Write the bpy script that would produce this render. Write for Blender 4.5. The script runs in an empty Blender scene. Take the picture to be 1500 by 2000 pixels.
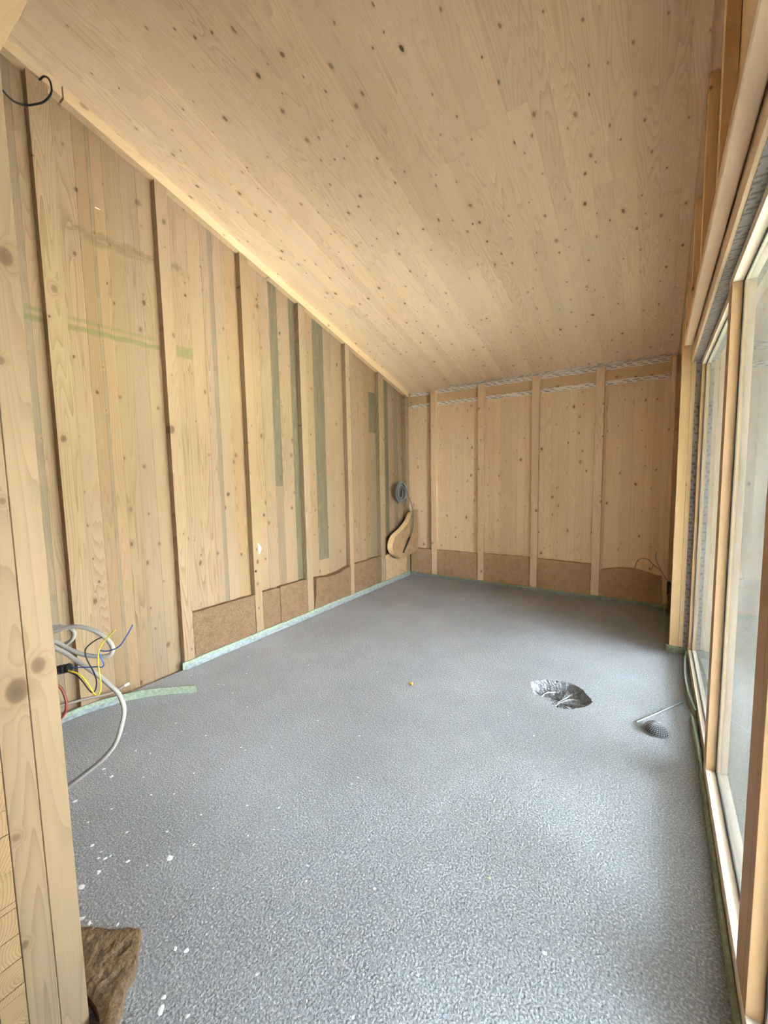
import bpy, bmesh, math, random
from mathutils import Vector, Matrix, noise
from mathutils.geometry import delaunay_2d_cdt

random.seed(7)
SC = bpy.context.scene
COL = SC.collection

# ---------------------------------------------------------------- camera
cam_data = bpy.data.cameras.new('camera')
cam = bpy.data.objects.new('camera', cam_data)
COL.objects.link(cam)
cam_data.sensor_fit = 'VERTICAL'
cam_data.sensor_height = 36.0
cam_data.sensor_width = 27.0
cam_data.lens = 803.8 / 2000.0 * 36.0
cam_data.clip_start = 0.02
cam_data.clip_end = 500
YAW, PITCH, ROLL = -0.5864, -0.0903, -0.0183
f0 = Vector((math.sin(YAW), math.cos(YAW), 0))
r0 = Vector((math.cos(YAW), -math.sin(YAW), 0))
u0 = Vector((0, 0, 1))
fw = f0 * math.cos(PITCH) + u0 * math.sin(PITCH)
u1 = u0 * math.cos(PITCH) - f0 * math.sin(PITCH)
rt = r0 * math.cos(ROLL) + u1 * math.sin(ROLL)
up = u1 * math.cos(ROLL) - r0 * math.sin(ROLL)
M = Matrix((rt, up, -fw)).transposed().to_4x4()
M.translation = Vector((0, 0, 1.5))
cam.matrix_world = M
SC.camera = cam

# ---------------------------------------------------------------- world / exposure
SC.view_settings.view_transform = 'Standard'
SC.view_settings.look = 'None'
SC.view_settings.gamma = 1.0
SC.view_settings.use_curve_mapping = False
SC.view_settings.exposure = 1.10
world = bpy.data.worlds.new('overcast_sky')
SC.world = world
world.use_nodes = True
bg = world.node_tree.nodes['Background']
bg.inputs['Color'].default_value = (0.80, 0.93, 1.12, 1)
bg.inputs['Strength'].default_value = 31

sun_data = bpy.data.lights.new('sun', 'SUN')
sun_data.energy = 58.0
sun_data.angle = math.radians(6.0)
sun_data.color = (1.0, 0.93, 0.82)
sun = bpy.data.objects.new('sun', sun_data)
COL.objects.link(sun)
sun.rotation_euler = Vector((-0.55, -0.55, -0.63)).to_track_quat('-Z', 'Y').to_euler()   # hazy sun, kept off the windows by the added roof slab outside

# ---------------------------------------------------------------- helpers
def new_obj(name, mesh, mat=None, parent=None):
    o = bpy.data.objects.new(name, mesh)
    COL.objects.link(o)
    if mat is not None:
        if len(mesh.materials) == 0:
            mesh.materials.append(mat)
    if parent is not None:
        o.parent = parent
    return o

def empty(name, loc=(0, 0, 0)):
    o = bpy.data.objects.new(name, None)
    COL.objects.link(o)
    o.location = loc
    return o

def tag(o, label=None, cat=None, group=None, kind=None):
    if label: o['label'] = label
    if cat: o['category'] = cat
    if group: o['group'] = group
    if kind: o['kind'] = kind
    return o

def bm_box(bm, x0, x1, y0, y1, z0, z1, bevel=0.0, top=None, bot=None):
    """top/bot: function (x,y)->z for a sloped top or bottom"""
    vs = []
    for x in (x0, x1):
        for y in (y0, y1):
            for k in (0, 1):
                z = (z0 if bot is None else bot(x, y)) if k == 0 else (z1 if top is None else top(x, y))
                vs.append(bm.verts.new((x, y, z)))
    q = lambda a, b, c, d: bm.faces.new((vs[a], vs[b], vs[c], vs[d]))
    fs = [q(0, 1, 3, 2), q(4, 6, 7, 5), q(0, 4, 5, 1), q(2, 3, 7, 6), q(0, 2, 6, 4), q(1, 5, 7, 3)]
    if bevel > 0:
        es = set(e for f in fs for e in f.edges)
        bmesh.ops.bevel(bm, geom=list(es), offset=bevel, segments=1, affect='EDGES', profile=0.5)

def finish(bm, name, mat, parent=None, smooth=False):
    bmesh.ops.recalc_face_normals(bm, faces=bm.faces)
    me = bpy.data.meshes.new(name)
    bm.to_mesh(me)
    bm.free()
    if smooth:
        for p in me.polygons: p.use_smooth = True
    return new_obj(name, me, mat, parent)

def box(name, mat, x0, x1, y0, y1, z0, z1, parent=None, bevel=0.0, top=None, bot=None):
    bm = bmesh.new()
    bm_box(bm, x0, x1, y0, y1, z0, z1, bevel, top, bot)
    return finish(bm, name, mat, parent)

def catmull(pts, n=6, closed=False):
    P = [Vector(p) for p in pts]
    out = []
    m = len(P)
    rng = m if closed else m - 1
    for i in range(rng):
        if closed:
            a, b, c, d = P[(i - 1) % m], P[i], P[(i + 1) % m], P[(i + 2) % m]
        else:
            a = P[i - 1] if i > 0 else P[0] * 2 - P[1]
            b, c = P[i], P[i + 1]
            d = P[i + 2] if i + 2 < m else P[-1] * 2 - P[-2]
        for k in range(n):
            t = k / n
            out.append(0.5 * ((2 * b) + (c - a) * t + (2 * a - 5 * b + 4 * c - d) * t * t + (3 * b - a - 3 * c + d) * t ** 3))
    if not closed:
        out.append(P[-1])
    return out

def bm_tube(bm, pts, r, seg=8, closed=False, cap=True, rfun=None):
    n = len(pts)
    rings = []
    t0 = (pts[1] - pts[0]).normalized()
    nrm = t0.orthogonal().normalized()
    for i in range(n):
        if closed:
            t = (pts[(i + 1) % n] - pts[i - 1]).normalized()
        else:
            t = (pts[min(i + 1, n - 1)] - pts[max(i - 1, 0)]).normalized()
        nrm = (nrm - t * nrm.dot(t))
        if nrm.length < 1e-6: nrm = t.orthogonal()
        nrm.normalize()
        b = t.cross(nrm)
        rr = r if rfun is None else rfun(i, n)
        rings.append([bm.verts.new(pts[i] + (nrm * math.cos(2 * math.pi * k / seg) + b * math.sin(2 * math.pi * k / seg)) * rr) for k in range(seg)])
    for i in range(n if closed else n - 1):
        A, B = rings[i], rings[(i + 1) % n]
        for k in range(seg):
            bm.faces.new((A[k], A[(k + 1) % seg], B[(k + 1) % seg], B[k]))
    if cap and not closed:
        bm.faces.new(rings[0][::-1]); bm.faces.new(rings[-1])

def tube(name, mat, pts, r, parent=None, seg=8, n=6, closed=False, rfun=None):
    bm = bmesh.new()
    bm_tube(bm, catmull(pts, n, closed), r, seg, closed, True, rfun)
    return finish(bm, name, mat, parent, smooth=True)

# ---------------------------------------------------------------- node helpers
class NT:
    def __init__(self, name):
        self.mat = bpy.data.materials.new(name)
        self.mat.use_nodes = True
        self.t = self.mat.node_tree
        self.n = self.t.nodes
        self.n.clear()
        self.out = self.n.new('ShaderNodeOutputMaterial')
        self.b = self.n.new('ShaderNodeBsdfPrincipled')
        self.t.links.new(self.b.outputs[0], self.out.inputs[0])
    def link(self, a, b): self.t.links.new(a, b)
    def setin(self, s, v):
        if isinstance(v, bpy.types.NodeSocket): self.link(v, s)
        else: s.default_value = v
    def math(self, op, a, b=0.0, c=None, clamp=False):
        n = self.n.new('ShaderNodeMath'); n.operation = op; n.use_clamp = clamp
        self.setin(n.inputs[0], a); self.setin(n.inputs[1], b)
        if c is not None: self.setin(n.inputs[2], c)
        return n.outputs[0]
    def vmath(self, op, a, b):
        n = self.n.new('ShaderNodeVectorMath'); n.operation = op
        self.setin(n.inputs[0], a); self.setin(n.inputs[1], b)
        return n.outputs[0]
    def mix(self, fac, a, b, mode='MIX'):
        n = self.n.new('ShaderNodeMix'); n.data_type = 'RGBA'; n.blend_type = mode
        n.clamp_factor = True
        self.setin(n.inputs[0], fac)
        for s, v in ((n.inputs[6], a), (n.inputs[7], b)):
            if isinstance(v, bpy.types.NodeSocket): self.link(v, s)
            else: s.default_value = (*v, 1) if len(v) == 3 else v
        return n.outputs[2]
    def noise(self, vec, scale, detail=2, rough=0.5, dist=0.0, dim='3D'):
        n = self.n.new('ShaderNodeTexNoise'); n.noise_dimensions = dim
        self.link(vec, n.inputs['Vector'])
        n.inputs['Scale'].default_value = scale
        n.inputs['Detail'].default_value = detail
        n.inputs['Roughness'].default_value = rough
        n.inputs['Distortion'].default_value = dist
        return n.outputs[0]
    def ramp(self, fac, stops, interp='LINEAR'):
        n = self.n.new('ShaderNodeValToRGB')
        n.color_ramp.interpolation = interp
        el = n.color_ramp.elements
        while len(el) < len(stops): el.new(0.5)
        for e, (p, c) in zip(el, stops):
            e.position = p
            e.color = (c, c, c, 1) if isinstance(c, (int, float)) else (*c, 1)
        self.link(fac, n.inputs[0])
        return n.outputs[0]
    def maprange(self, v, a, b, c=0.0, d=1.0, smooth=False):
        n = self.n.new('ShaderNodeMapRange')
        if smooth: n.interpolation_type = 'SMOOTHSTEP'
        self.setin(n.inputs[0], v)
        for i, x in enumerate((a, b, c, d)): self.setin(n.inputs[i + 1], x)
        return n.outputs[0]
    def pos(self):
        return self.n.new('ShaderNodeNewGeometry').outputs['Position']
    def sep(self, v):
        n = self.n.new('ShaderNodeSeparateXYZ'); self.link(v, n.inputs[0]); return n.outputs
    def comb(self, x, y, z):
        n = self.n.new('ShaderNodeCombineXYZ')
        for i, v in enumerate((x, y, z)): self.setin(n.inputs[i], v)
        return n.outputs[0]
    def rand(self):
        return self.n.new('ShaderNodeObjectInfo').outputs['Random']
    def bump(self, h, strength, dist):
        n = self.n.new('ShaderNodeBump')
        n.inputs['Strength'].default_value = strength
        n.inputs['Distance'].default_value = dist
        self.link(h, n.inputs['Height'])
        self.link(n.outputs[0], self.b.inputs['Normal'])
    def voronoi(self, vec, scale, feature='F1', dim='2D', rnd=1.0):
        n = self.n.new('ShaderNodeTexVoronoi'); n.voronoi_dimensions = dim; n.feature = feature
        self.link(vec, n.inputs['Vector']); n.inputs['Scale'].default_value = scale
        n.inputs['Randomness'].default_value = rnd
        return n

def s2l(c):
    return tuple(((v / 255) / 12.92 if v / 255 <= 0.04045 else ((v / 255 + 0.055) / 1.055) ** 2.4) for v in c)

def simple(name, rgb, rough=0.6, metal=0.0, spec=0.4, noise_amt=0.0, nscale=40):
    t = NT(name)
    if noise_amt > 0:
        nz = t.noise(t.pos(), nscale, 3)
        c = t.mix(t.maprange(nz, 0.3, 0.7), tuple(x * (1 - noise_amt) for x in rgb), tuple(min(1, x * (1 + noise_amt)) for x in rgb))
        t.link(c, t.b.inputs['Base Color'])
    else:
        t.b.inputs['Base Color'].default_value = (*rgb, 1)
    t.b.inputs['Roughness'].default_value = rough
    t.b.inputs['Metallic'].default_value = metal
    t.b.inputs['Specular IOR Level'].default_value = spec
    return t.mat

def wood(name, along, cross, light=(0.70, 0.53, 0.33), dark=(0.56, 0.38, 0.20), knots=0.6, kscale=6.0,
         krad=(0.035, 0.10), ring=0.55, tone=0.12, stains=False, grey=0.0, fine=0.10, freq=34.0, rough=0.62, spots=(), kdark=1.0):
    """spruce: along / cross are the world axes of the grain and of the visible width"""
    t = NT(name)
    P = t.sep(t.pos())
    ax = {'X': P[0], 'Y': P[1], 'Z': P[2]}
    rnd = t.rand()
    A, C = ax[along], ax[cross]
    o = [k for k in 'XYZ' if k not in (along, cross)][0]
    D = ax[o]
    r1 = t.math('MULTIPLY', rnd, 31.7)
    r2 = t.math('FRACT', t.math('MULTIPLY', rnd, 113.3))
    r3 = t.math('FRACT', t.math('MULTIPLY', rnd, 517.9))
    Ao = t.math('ADD', A, t.math('MULTIPLY', r2, 9.0))
    Co = t.math('ADD', C, r1)
    # knots: stretched 2D cells along the grain
    kv = t.comb(Co, t.math('MULTIPLY', Ao, 0.72), 0.0)
    wob = t.noise(t.comb(Co, Ao, D), 14.0, 1)
    kvd = t.vmath('ADD', kv, t.comb(t.math('MULTIPLY', t.math('SUBTRACT', wob, 0.5), 0.012), t.math('MULTIPLY', t.math('SUBTRACT', wob, 0.5), 0.02), 0.0))
    vor = t.voronoi(kvd, kscale)
    kd = vor.outputs['Distance']
    vc = t.n.new('ShaderNodeSeparateColor'); t.link(vor.outputs['Color'], vc.inputs[0])
    present = t.math('LESS_THAN', vc.outputs[0], knots)
    kr = t.maprange(t.math('POWER', vc.outputs[1], 2.5), 0, 1, krad[0], krad[1])
    kn = t.math('DIVIDE', kd, kr)
    kn = t.math('ADD', kn, t.math('MULTIPLY', t.math('SUBTRACT', 1.0, present), 99.0))
    sw = t.math('MULTIPLY', t.math('SUBTRACT', wob, 0.5), 0.010)
    for (c0, a0, r0_) in spots:                     # single large knots where the photograph has them
        da = t.math('MULTIPLY', t.math('ADD', t.math('SUBTRACT', A, a0), sw), 0.75)
        dc = t.math('ADD', t.math('SUBTRACT', C, c0), sw)
        dd = t.math('SQRT', t.math('ADD', t.math('MULTIPLY', da, da), t.math('MULTIPLY', dc, dc)))
        kn = t.math('MINIMUM', kn, t.math('DIVIDE', dd, r0_))
    core = t.maprange(kn, 1.05, 0.75, 0, 1)
    halo = t.maprange(kn, 2.6, 0.9, 0, 1, True)
    # growth figure
    gv = t.comb(t.math('MULTIPLY', Co, 1.0), t.math('MULTIPLY', Ao, 0.055), t.math('MULTIPLY', D, 0.3))
    g = t.noise(gv, 6.5, 2, 0.45, 0.0)
    g2 = t.math('ADD', t.math('MULTIPLY', g, freq), t.math('MULTIPLY', halo, 1.3))
    saw = t.math('FRACT', g2)
    line = t.math('POWER', saw, 2.2)
    fib = t.noise(t.comb(Co, t.math('MULTIPLY', Ao, 0.018), D), 420.0, 2, 0.6)
    broad = t.noise(t.comb(Co, t.math('MULTIPLY', Ao, 0.10), D), 9.0, 3, 0.55)
    strength = t.maprange(t.noise(t.comb(Co, t.math('MULTIPLY', Ao, 0.2), r1), 4.0, 2), 0.35, 0.7, 0.15, 1.0)
    fac = t.math('MULTIPLY', t.math('MULTIPLY', line, strength), ring)
    col = t.mix(fac, light, dark)
    col = t.mix(t.maprange(fib, 0.35, 0.75, 0, fine), col, tuple(x * 0.55 for x in dark))
    col = t.mix(t.maprange(broad, 0.45, 0.8, 0, 0.28), col, tuple(x * y for x, y in zip(light, (0.86, 0.76, 0.66))))
    # per-board tone
    hv = t.n.new('ShaderNodeHueSaturation')
    t.link(col, hv.inputs['Color'])
    t.link(t.maprange(r2, 0, 1, 0.499, 0.5045), hv.inputs['Hue'])
    t.link(t.maprange(r3, 0, 1, 1 - tone * 0.9, 1 + tone * 0.6), hv.inputs['Saturation'])
    t.link(t.maprange(t.math('FRACT', t.math('MULTIPLY', rnd, 77.7)), 0, 1, 1 - tone, 1 + tone * 0.5), hv.inputs['Value'])
    col = hv.outputs[0]
    if grey > 0:
        gcol = t.mix(t.maprange(t.noise(t.comb(Co, t.math('MULTIPLY', Ao, 0.05), D), 60, 3), 0.3, 0.7), (0.112, 0.091, 0.056), (0.158, 0.128, 0.082))
        gcol = t.mix(t.math('MULTIPLY', line, 0.45), gcol, (0.068, 0.054, 0.032))
        col = t.mix(grey, col, gcol)
    if stains:
        nz = t.noise(t.comb(P[1], P[2], 0.0), 16, 4, 0.6)
        nj = t.math('MULTIPLY', t.math('SUBTRACT', nz, 0.5), 0.03)
        Zs = t.math('ADD', P[2], nj)
        st = t.noise(t.comb(P[1], t.math('MULTIPLY', P[2], 6), 3.0), 11, 4, 0.65)
        def band(z0, z1, y0, y1, soft, amt):
            m = t.math('MULTIPLY', t.maprange(Zs, z0 - soft, z0 + soft), t.maprange(Zs, z1 + soft, z1 - soft))
            m = t.math('MULTIPLY', m, t.math('MULTIPLY', t.maprange(P[1], y0 - .01, y0 + .01), t.maprange(P[1], y1 + .012, y1 - .012)))
            return t.math('MULTIPLY', m, t.math('MULTIPLY', t.maprange(st, 0.2, 0.55, 0.35, 1.0), amt))
        m1 = band(2.508, 2.532, 0.55, 1.70, 0.006, 0.55)
        m2 = band(2.448, 2.482, 0.55, 1.72, 0.006, 0.8)
        m3 = band(2.435, 2.52, 1.80, 1.985, 0.006, 0.75)
        mg = t.math('MAXIMUM', t.math('MAXIMUM', m1, m2), m3)
        col = t.mix(mg, col, (0.15, 0.14, 0.055))
        # brown water marks higher up
        wn = t.noise(t.comb(P[1], P[2], 7.0), 7, 4, 0.7)
        zw = t.math('ADD', P[2], t.math('MULTIPLY', t.math('SUBTRACT', wn, 0.5), 0.22))
        mw = t.math('MULTIPLY', t.maprange(zw, 3.03, 3.075), t.maprange(zw, 3.125, 3.10))
        mw = t.math('MULTIPLY', mw, t.math('MULTIPLY', t.maprange(P[1], 1.12, 1.2), t.maprange(P[1], 2.0, 1.9)))
        col = t.mix(t.math('MULTIPLY', t.math('MULTIPLY', mw, t.maprange(st, 0.33, 0.52)), 0.8), col, (0.17, 0.115, 0.055))
        # general grime in the upper left corner
        gm = t.math('MULTIPLY', t.maprange(P[1], 2.3, 0.6), t.maprange(P[2], 2.4, 3.6))
        col = t.mix(t.math('MULTIPLY', t.math('MULTIPLY', gm, t.maprange(wn, 0.3, 0.65)), 0.38), col, (0.29, 0.20, 0.085))
    kcol = t.mix(t.maprange(kn, 0.2, 1.0), tuple(x * kdark for x in (0.13, 0.072, 0.036)), tuple(x * kdark for x in (0.26, 0.15, 0.07)))
    col = t.mix(t.math('MULTIPLY', halo, 0.22), col, tuple(x * kdark for x in (0.42, 0.23, 0.09)))
    col = t.mix(t.math('MULTIPLY', core, t.maprange(vc.outputs[2], 0, 1, 0.45, 0.9)), col, kcol)
    t.link(col, t.b.inputs['Base Color'])
    t.b.inputs['Roughness'].default_value = rough
    t.b.inputs['Specular IOR Level'].default_value = 0.25
    t.bump(fib, 0.12, 0.002)
    return t.mat

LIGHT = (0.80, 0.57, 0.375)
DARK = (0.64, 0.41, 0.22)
LEFTL, LEFTD = (0.295, 0.194, 0.112), (0.168, 0.093, 0.042)  # boards darker than bare spruce, offsetting strong window light by colour
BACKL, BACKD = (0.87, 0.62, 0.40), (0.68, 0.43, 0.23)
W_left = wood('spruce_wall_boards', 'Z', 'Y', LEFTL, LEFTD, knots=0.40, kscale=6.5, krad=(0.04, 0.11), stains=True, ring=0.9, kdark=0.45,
              spots=[(1.253, 3.326, .0125), (1.633, 3.44, .019), (1.218, 2.928, .012), (1.629, 2.763, .016), (1.594, 2.569, .0135), (1.284, 2.08, .0105), (1.682, 2.025, .011), (2.319, 1.637, .015), (2.202, 1.243, .016), (1.846, 1.019, .013), (2.627, 1.137, .014), (3.008, 1.716, .015), (2.988, 1.178, .013), (1.621, 1.012, .011), (1.552, 1.592, .012), (2.652, 3.062, .018), (1.436, 1.287, .014)])
W_leftg = wood('grey_weathered_board', 'Z', 'Y', LEFTL, LEFTD, knots=0.3, kscale=6.5, grey=0.95)
W_leftp = wood('pale_grey_board', 'Z', 'Y', LEFTL, LEFTD, knots=0.4, kscale=6.5, grey=0.4, stains=True)
W_back = wood('spruce_back_boards', 'Z', 'X', BACKL, BACKD, knots=0.62, kscale=7.5, krad=(0.035, 0.115), tone=0.07, ring=0.75)
W_ceil = wood('spruce_ceiling_boards', 'Y', 'X', (0.89, 0.67, 0.455), (0.68, 0.46, 0.27), knots=0.70, kscale=7.4, krad=(0.034, 0.095), tone=0.06, freq=30, ring=0.95)
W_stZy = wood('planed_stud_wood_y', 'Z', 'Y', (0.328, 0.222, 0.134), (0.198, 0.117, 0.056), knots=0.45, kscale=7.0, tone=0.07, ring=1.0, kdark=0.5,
               spots=[(1.072, 2.648, .020), (1.739, 1.867, .026), (1.718, 2.601, .013), (1.052, 1.757, .018), (1.781, 3.363, .016)])  # stud wood darkened too, against the strong light on the left wall
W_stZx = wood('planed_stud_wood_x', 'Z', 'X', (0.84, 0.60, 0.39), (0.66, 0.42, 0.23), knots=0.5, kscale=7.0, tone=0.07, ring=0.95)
W_trimY = wood('trim_wood', 'Y', 'Z', (0.64, 0.46, 0.28), (0.50, 0.33, 0.175), knots=0.3, kscale=6.0, krad=(0.04, 0.12), tone=0.05)
W_beamX = wood('rail_wood_x', 'X', 'Z', (0.72, 0.47, 0.26), (0.56, 0.33, 0.16), knots=0.3, kscale=7.0, tone=0.05)
W_beamY = wood('lintel_wood_y', 'Y', 'X', (0.80, 0.57, 0.37), (0.64, 0.42, 0.23), knots=0.12, kscale=6.0, tone=0.05)
W_post = wood('jamb_wood_darkened', 'Z', 'Y', (0.265, 0.174, 0.097), (0.158, 0.09, 0.04), knots=0.12, kscale=5.0, krad=(0.05, 0.10), tone=0.06, ring=0.7, freq=30, kdark=0.42,
              spots=[(0.296, 1.0, .0245), (0.340, 1.047, .016), (0.261, 0.362, .009), (0.267, 0.643, .009), (0.350, 2.011, .017), (0.303, 1.454, .007), (0.327, 1.777, .008)])  # jamb wood darkened to hold back the strong window light
W_jamb = wood('jamb_wood_back', 'Z', 'X', (0.82, 0.57, 0.31), (0.66, 0.41, 0.19), knots=0.4, kscale=7.0, tone=0.05)
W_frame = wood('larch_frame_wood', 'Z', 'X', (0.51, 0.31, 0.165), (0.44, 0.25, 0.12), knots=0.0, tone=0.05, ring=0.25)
W_frameY = wood('larch_frame_wood_rail_lit', 'Y', 'X', (0.84, 0.70, 0.56), (0.76, 0.60, 0.45), knots=0.0, tone=0.05, ring=0.25)  # rails paler than the posts: outside bounce light put into the colour
W_short = wood('short_stud_wood', 'Z', 'X', (0.90, 0.62, 0.34), (0.74, 0.47, 0.23), knots=0.5, kscale=7.0, tone=0.06)
DARKGAP = simple('board_backing', (0.34, 0.22, 0.12), 0.9)
SUBFLOOR = simple('dark_subfloor', (0.12, 0.10, 0.085), 0.95)
OUTW = simple('grey_facade', (0.42, 0.40, 0.37), 0.8, noise_amt=0.15, nscale=5)

def endgrain():
    t = NT('end_grain_wood')
    P = t.sep(t.pos())
    rnd = t.rand()
    cy = t.math('ADD', P[1], t.math('MULTIPLY', t.math('SUBTRACT', rnd, 0.8), 0.35))
    cz = t.math('ADD', P[2], t.math('MULTIPLY', t.math('FRACT', t.math('MULTIPLY', rnd, 37.3)), 0.31))
    cz = t.math('SUBTRACT', t.math('MODULO', cz, 0.23), 0.16)
    n = t.noise(t.pos(), 18, 2)
    d = t.math('SQRT', t.math('ADD', t.math('MULTIPLY', cy, cy), t.math('MULTIPLY', cz, cz)))
    d = t.math('ADD', d, t.math('MULTIPLY', n, 0.012))
    saw = t.math('FRACT', t.math('MULTIPLY', d, 150))
    col = t.mix(t.math('MULTIPLY', t.math('POWER', saw, 1.6), 0.75), (0.32, 0.20, 0.095), (0.17, 0.09, 0.033))
    col = t.mix(t.maprange(t.noise(t.pos(), 30, 3), 0.5, 0.8, 0, 0.35), col, (0.14, 0.08, 0.04))
    t.link(col, t.b.inputs['Base Color'])
    t.b.inputs['Roughness'].default_value = 0.75
    t.bump(saw, 0.15, 0.002)
    return t.mat
W_end = endgrain()

def screed():
    t = NT('grey_screed')
    P = t.pos()
    s = t.sep(P)
    v = t.voronoi(P, 105, 'F1', '3D')
    grain = t.noise(P, 135, 3, 0.6)
    big = t.noise(P, 1.4, 4, 0.55)
    mid = t.noise(P, 6.0, 4, 0.6)
    c = t.mix(t.maprange(big, 0.35, 0.65), (0.265, 0.264, 0.270), (0.35, 0.353, 0.363))  # greys darker than bare screed, balancing the light by colour
    c = t.mix(t.maprange(mid, 0.40, 0.68, 0, 0.45), c, (0.285, 0.282, 0.288))
    c = t.mix(t.maprange(grain, 0.30, 0.55, 0.85, 0.0), c, (0.13, 0.125, 0.125))
    c = t.mix(t.maprange(grain, 0.55, 0.75, 0, 0.65), c, (0.80, 0.80, 0.80))
    # tiny plaster specks, thicker near the doorway
    sv = t.voronoi(P, 26, 'F1', '3D')
    sc = t.n.new('ShaderNodeSeparateColor'); t.link(sv.outputs['Color'], sc.inputs[0])
    near = t.math('MULTIPLY', t.maprange(s[0], 0.0, -1.6), t.maprange(s[1], 3.2, 0.9))
    sp = t.math('MULTIPLY', t.math('LESS_THAN', sv.outputs['Distance'], 0.13), t.math('LESS_THAN', sc.outputs[0], t.maprange(near, 0, 1, 0.0, 0.10)))
    c = t.mix(sp, c, (0.78, 0.78, 0.77))
    t.link(c, t.b.inputs['Base Color'])
    t.b.inputs['Roughness'].default_value = 0.60
    t.b.inputs['Specular IOR Level'].default_value = 0.45
    h = t.math('ADD', grain, t.math('MULTIPLY', v.outputs['Distance'], -0.5))
    t.bump(h, 0.75, 0.006)
    return t.mat
SCREED = screed()

def cork(name, a, b):
    t = NT(name)
    n1 = t.noise(t.pos(), 120, 3, 0.6)
    n2 = t.noise(t.pos(), 14, 3)
    c = t.mix(t.maprange(n1, 0.35, 0.65), a, b)
    c = t.mix(t.maprange(n2, 0.45, 0.75, 0, 0.35), c, tuple(x * 0.6 for x in a))
    t.link(c, t.b.inputs['Base Color'])
    t.b.inputs['Roughness'].default_value = 0.95
    t.b.inputs['Specular IOR Level'].default_value = 0.05
    t.bump(n1, 0.5, 0.004)
    return t.mat
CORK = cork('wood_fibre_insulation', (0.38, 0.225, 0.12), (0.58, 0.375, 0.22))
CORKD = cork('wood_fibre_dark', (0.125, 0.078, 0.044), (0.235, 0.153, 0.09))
CORKC = cork('wood_fibre_shaded_face', (0.25, 0.145, 0.075), (0.40, 0.25, 0.135))  # face darkened so the lit lip of the curled board stands out
CORKE = cork('wood_fibre_lit_edge', (0.50, 0.32, 0.16), (0.68, 0.47, 0.27))  # paler than the face: light on the curled lip put into the colour
CORKL = cork('wood_fibre_insulation_darkened', (0.145, 0.084, 0.044), (0.235, 0.147, 0.085))  # same fibre, darkened to offset the strong light on the left wall
FOAM = simple('green_edge_foam', (0.25, 0.285, 0.20), 0.8, noise_amt=0.25, nscale=60)
FOIL = simple('pale_foil', (0.205, 0.228, 0.235), 0.55, noise_amt=0.3, nscale=45)
BLACK = simple('black_plastic', (0.012, 0.012, 0.013), 0.4)
GREYC = simple('grey_cable', (0.30, 0.283, 0.265), 0.45)
DGREYC = simple('dark_grey_cable', (0.17, 0.168, 0.165), 0.45)
BLUEW = simple('blue_wire', (0.018, 0.065, 0.27), 0.35)
YELW = simple('yellow_wire', (0.56, 0.43, 0.02), 0.35)
REDW = simple('red_brown_wire', (0.17, 0.03, 0.018), 0.4)
BROWNC = simple('taupe_cable', (0.20, 0.16, 0.125), 0.5)
WHITE = simple('white_plastic', (0.8, 0.8, 0.78), 0.5)
WHITEW = simple('off_white_wire', (0.5, 0.5, 0.49), 0.5)
FLECK = simple('white_plaster', (0.82, 0.82, 0.82), 0.8)
GALV = simple('galvanised_steel', (0.42, 0.45, 0.47), 0.38, metal=0.85, noise_amt=0.1, nscale=80)
MESHW = simple('grey_wire_mesh', (0.30, 0.30, 0.31), 0.45, metal=0.3)
ORANGE = simple('orange_plug', (0.80, 0.42, 0.10), 0.5)
GASKET = simple('black_gasket', (0.015, 0.017, 0.016), 0.5)

def tape_mat(name, base, dash, u, v, su, sv, slant):
    """airtight tape with rows of small dark print"""
    t = NT(name)
    s = t.sep(t.pos())
    ax = {'X': s[0], 'Y': s[1], 'Z': s[2]}
    U = t.math('MULTIPLY', ax[u], su)
    V = t.math('MULTIPLY', t.math('ADD', ax[v], 7.0), sv)
    row = t.math('FLOOR', V)
    U2 = t.math('ADD', U, t.math('ADD', t.math('MULTIPLY', t.math('FRACT', t.math('MULTIPLY', row, 0.387)), 3.1), t.math('MULTIPLY', V, slant)))
    fu = t.math('FRACT', U2); fv = t.math('FRACT', V)
    cell = t.n.new('ShaderNodeTexWhiteNoise'); cell.noise_dimensions = '2D'
    t.link(t.comb(t.math('FLOOR', U2), row, 0), cell.inputs['Vector'])
    ln = t.maprange(cell.outputs['Value'], 0, 1, 0.45, 0.80)
    hh = t.maprange(t.math('FRACT', t.math('MULTIPLY', cell.outputs['Value'], 13.7)), 0, 1, 0.30, 0.62)
    m = t.math('MULTIPLY', t.math('LESS_THAN', fu, ln), t.math('LESS_THAN', fv, hh))
    let = t.math('FRACT', t.math('MULTIPLY', U2, 9.0))
    m = t.math('MULTIPLY', m, t.math('GREATER_THAN', let, 0.22))
    m = t.math('MULTIPLY', m, t.math('LESS_THAN', t.math('FRACT', t.math('MULTIPLY', cell.outputs['Value'], 5.3)), 0.86))
    c = t.mix(t.math('MULTIPLY', m, 0.85), base, dash)
    t.link(c, t.b.inputs['Base Color'])
    t.b.inputs['Roughness'].default_value = 0.5
    return t.mat
TAPE_B = tape_mat('white_printed_tape', (0.86, 0.77, 0.71), (0.10, 0.085, 0.09), 'X', 'Z', 10.5, 52, 0.25)
TAPE_C = tape_mat('white_printed_tape_on_ceiling', (0.86, 0.77, 0.71), (0.10, 0.085, 0.09), 'X', 'Y', 10.5, 40, 0.25)
TAPE_Y = tape_mat('grey_printed_tape_y', (0.30, 0.265, 0.25), (0.07, 0.06, 0.07), 'X', 'Y', 19, 34, 0.15)
TAPE_Z = tape_mat('grey_printed_tape_z', (0.36, 0.315, 0.30), (0.07, 0.06, 0.07), 'X', 'Z', 24, 30, 0.35)

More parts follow.
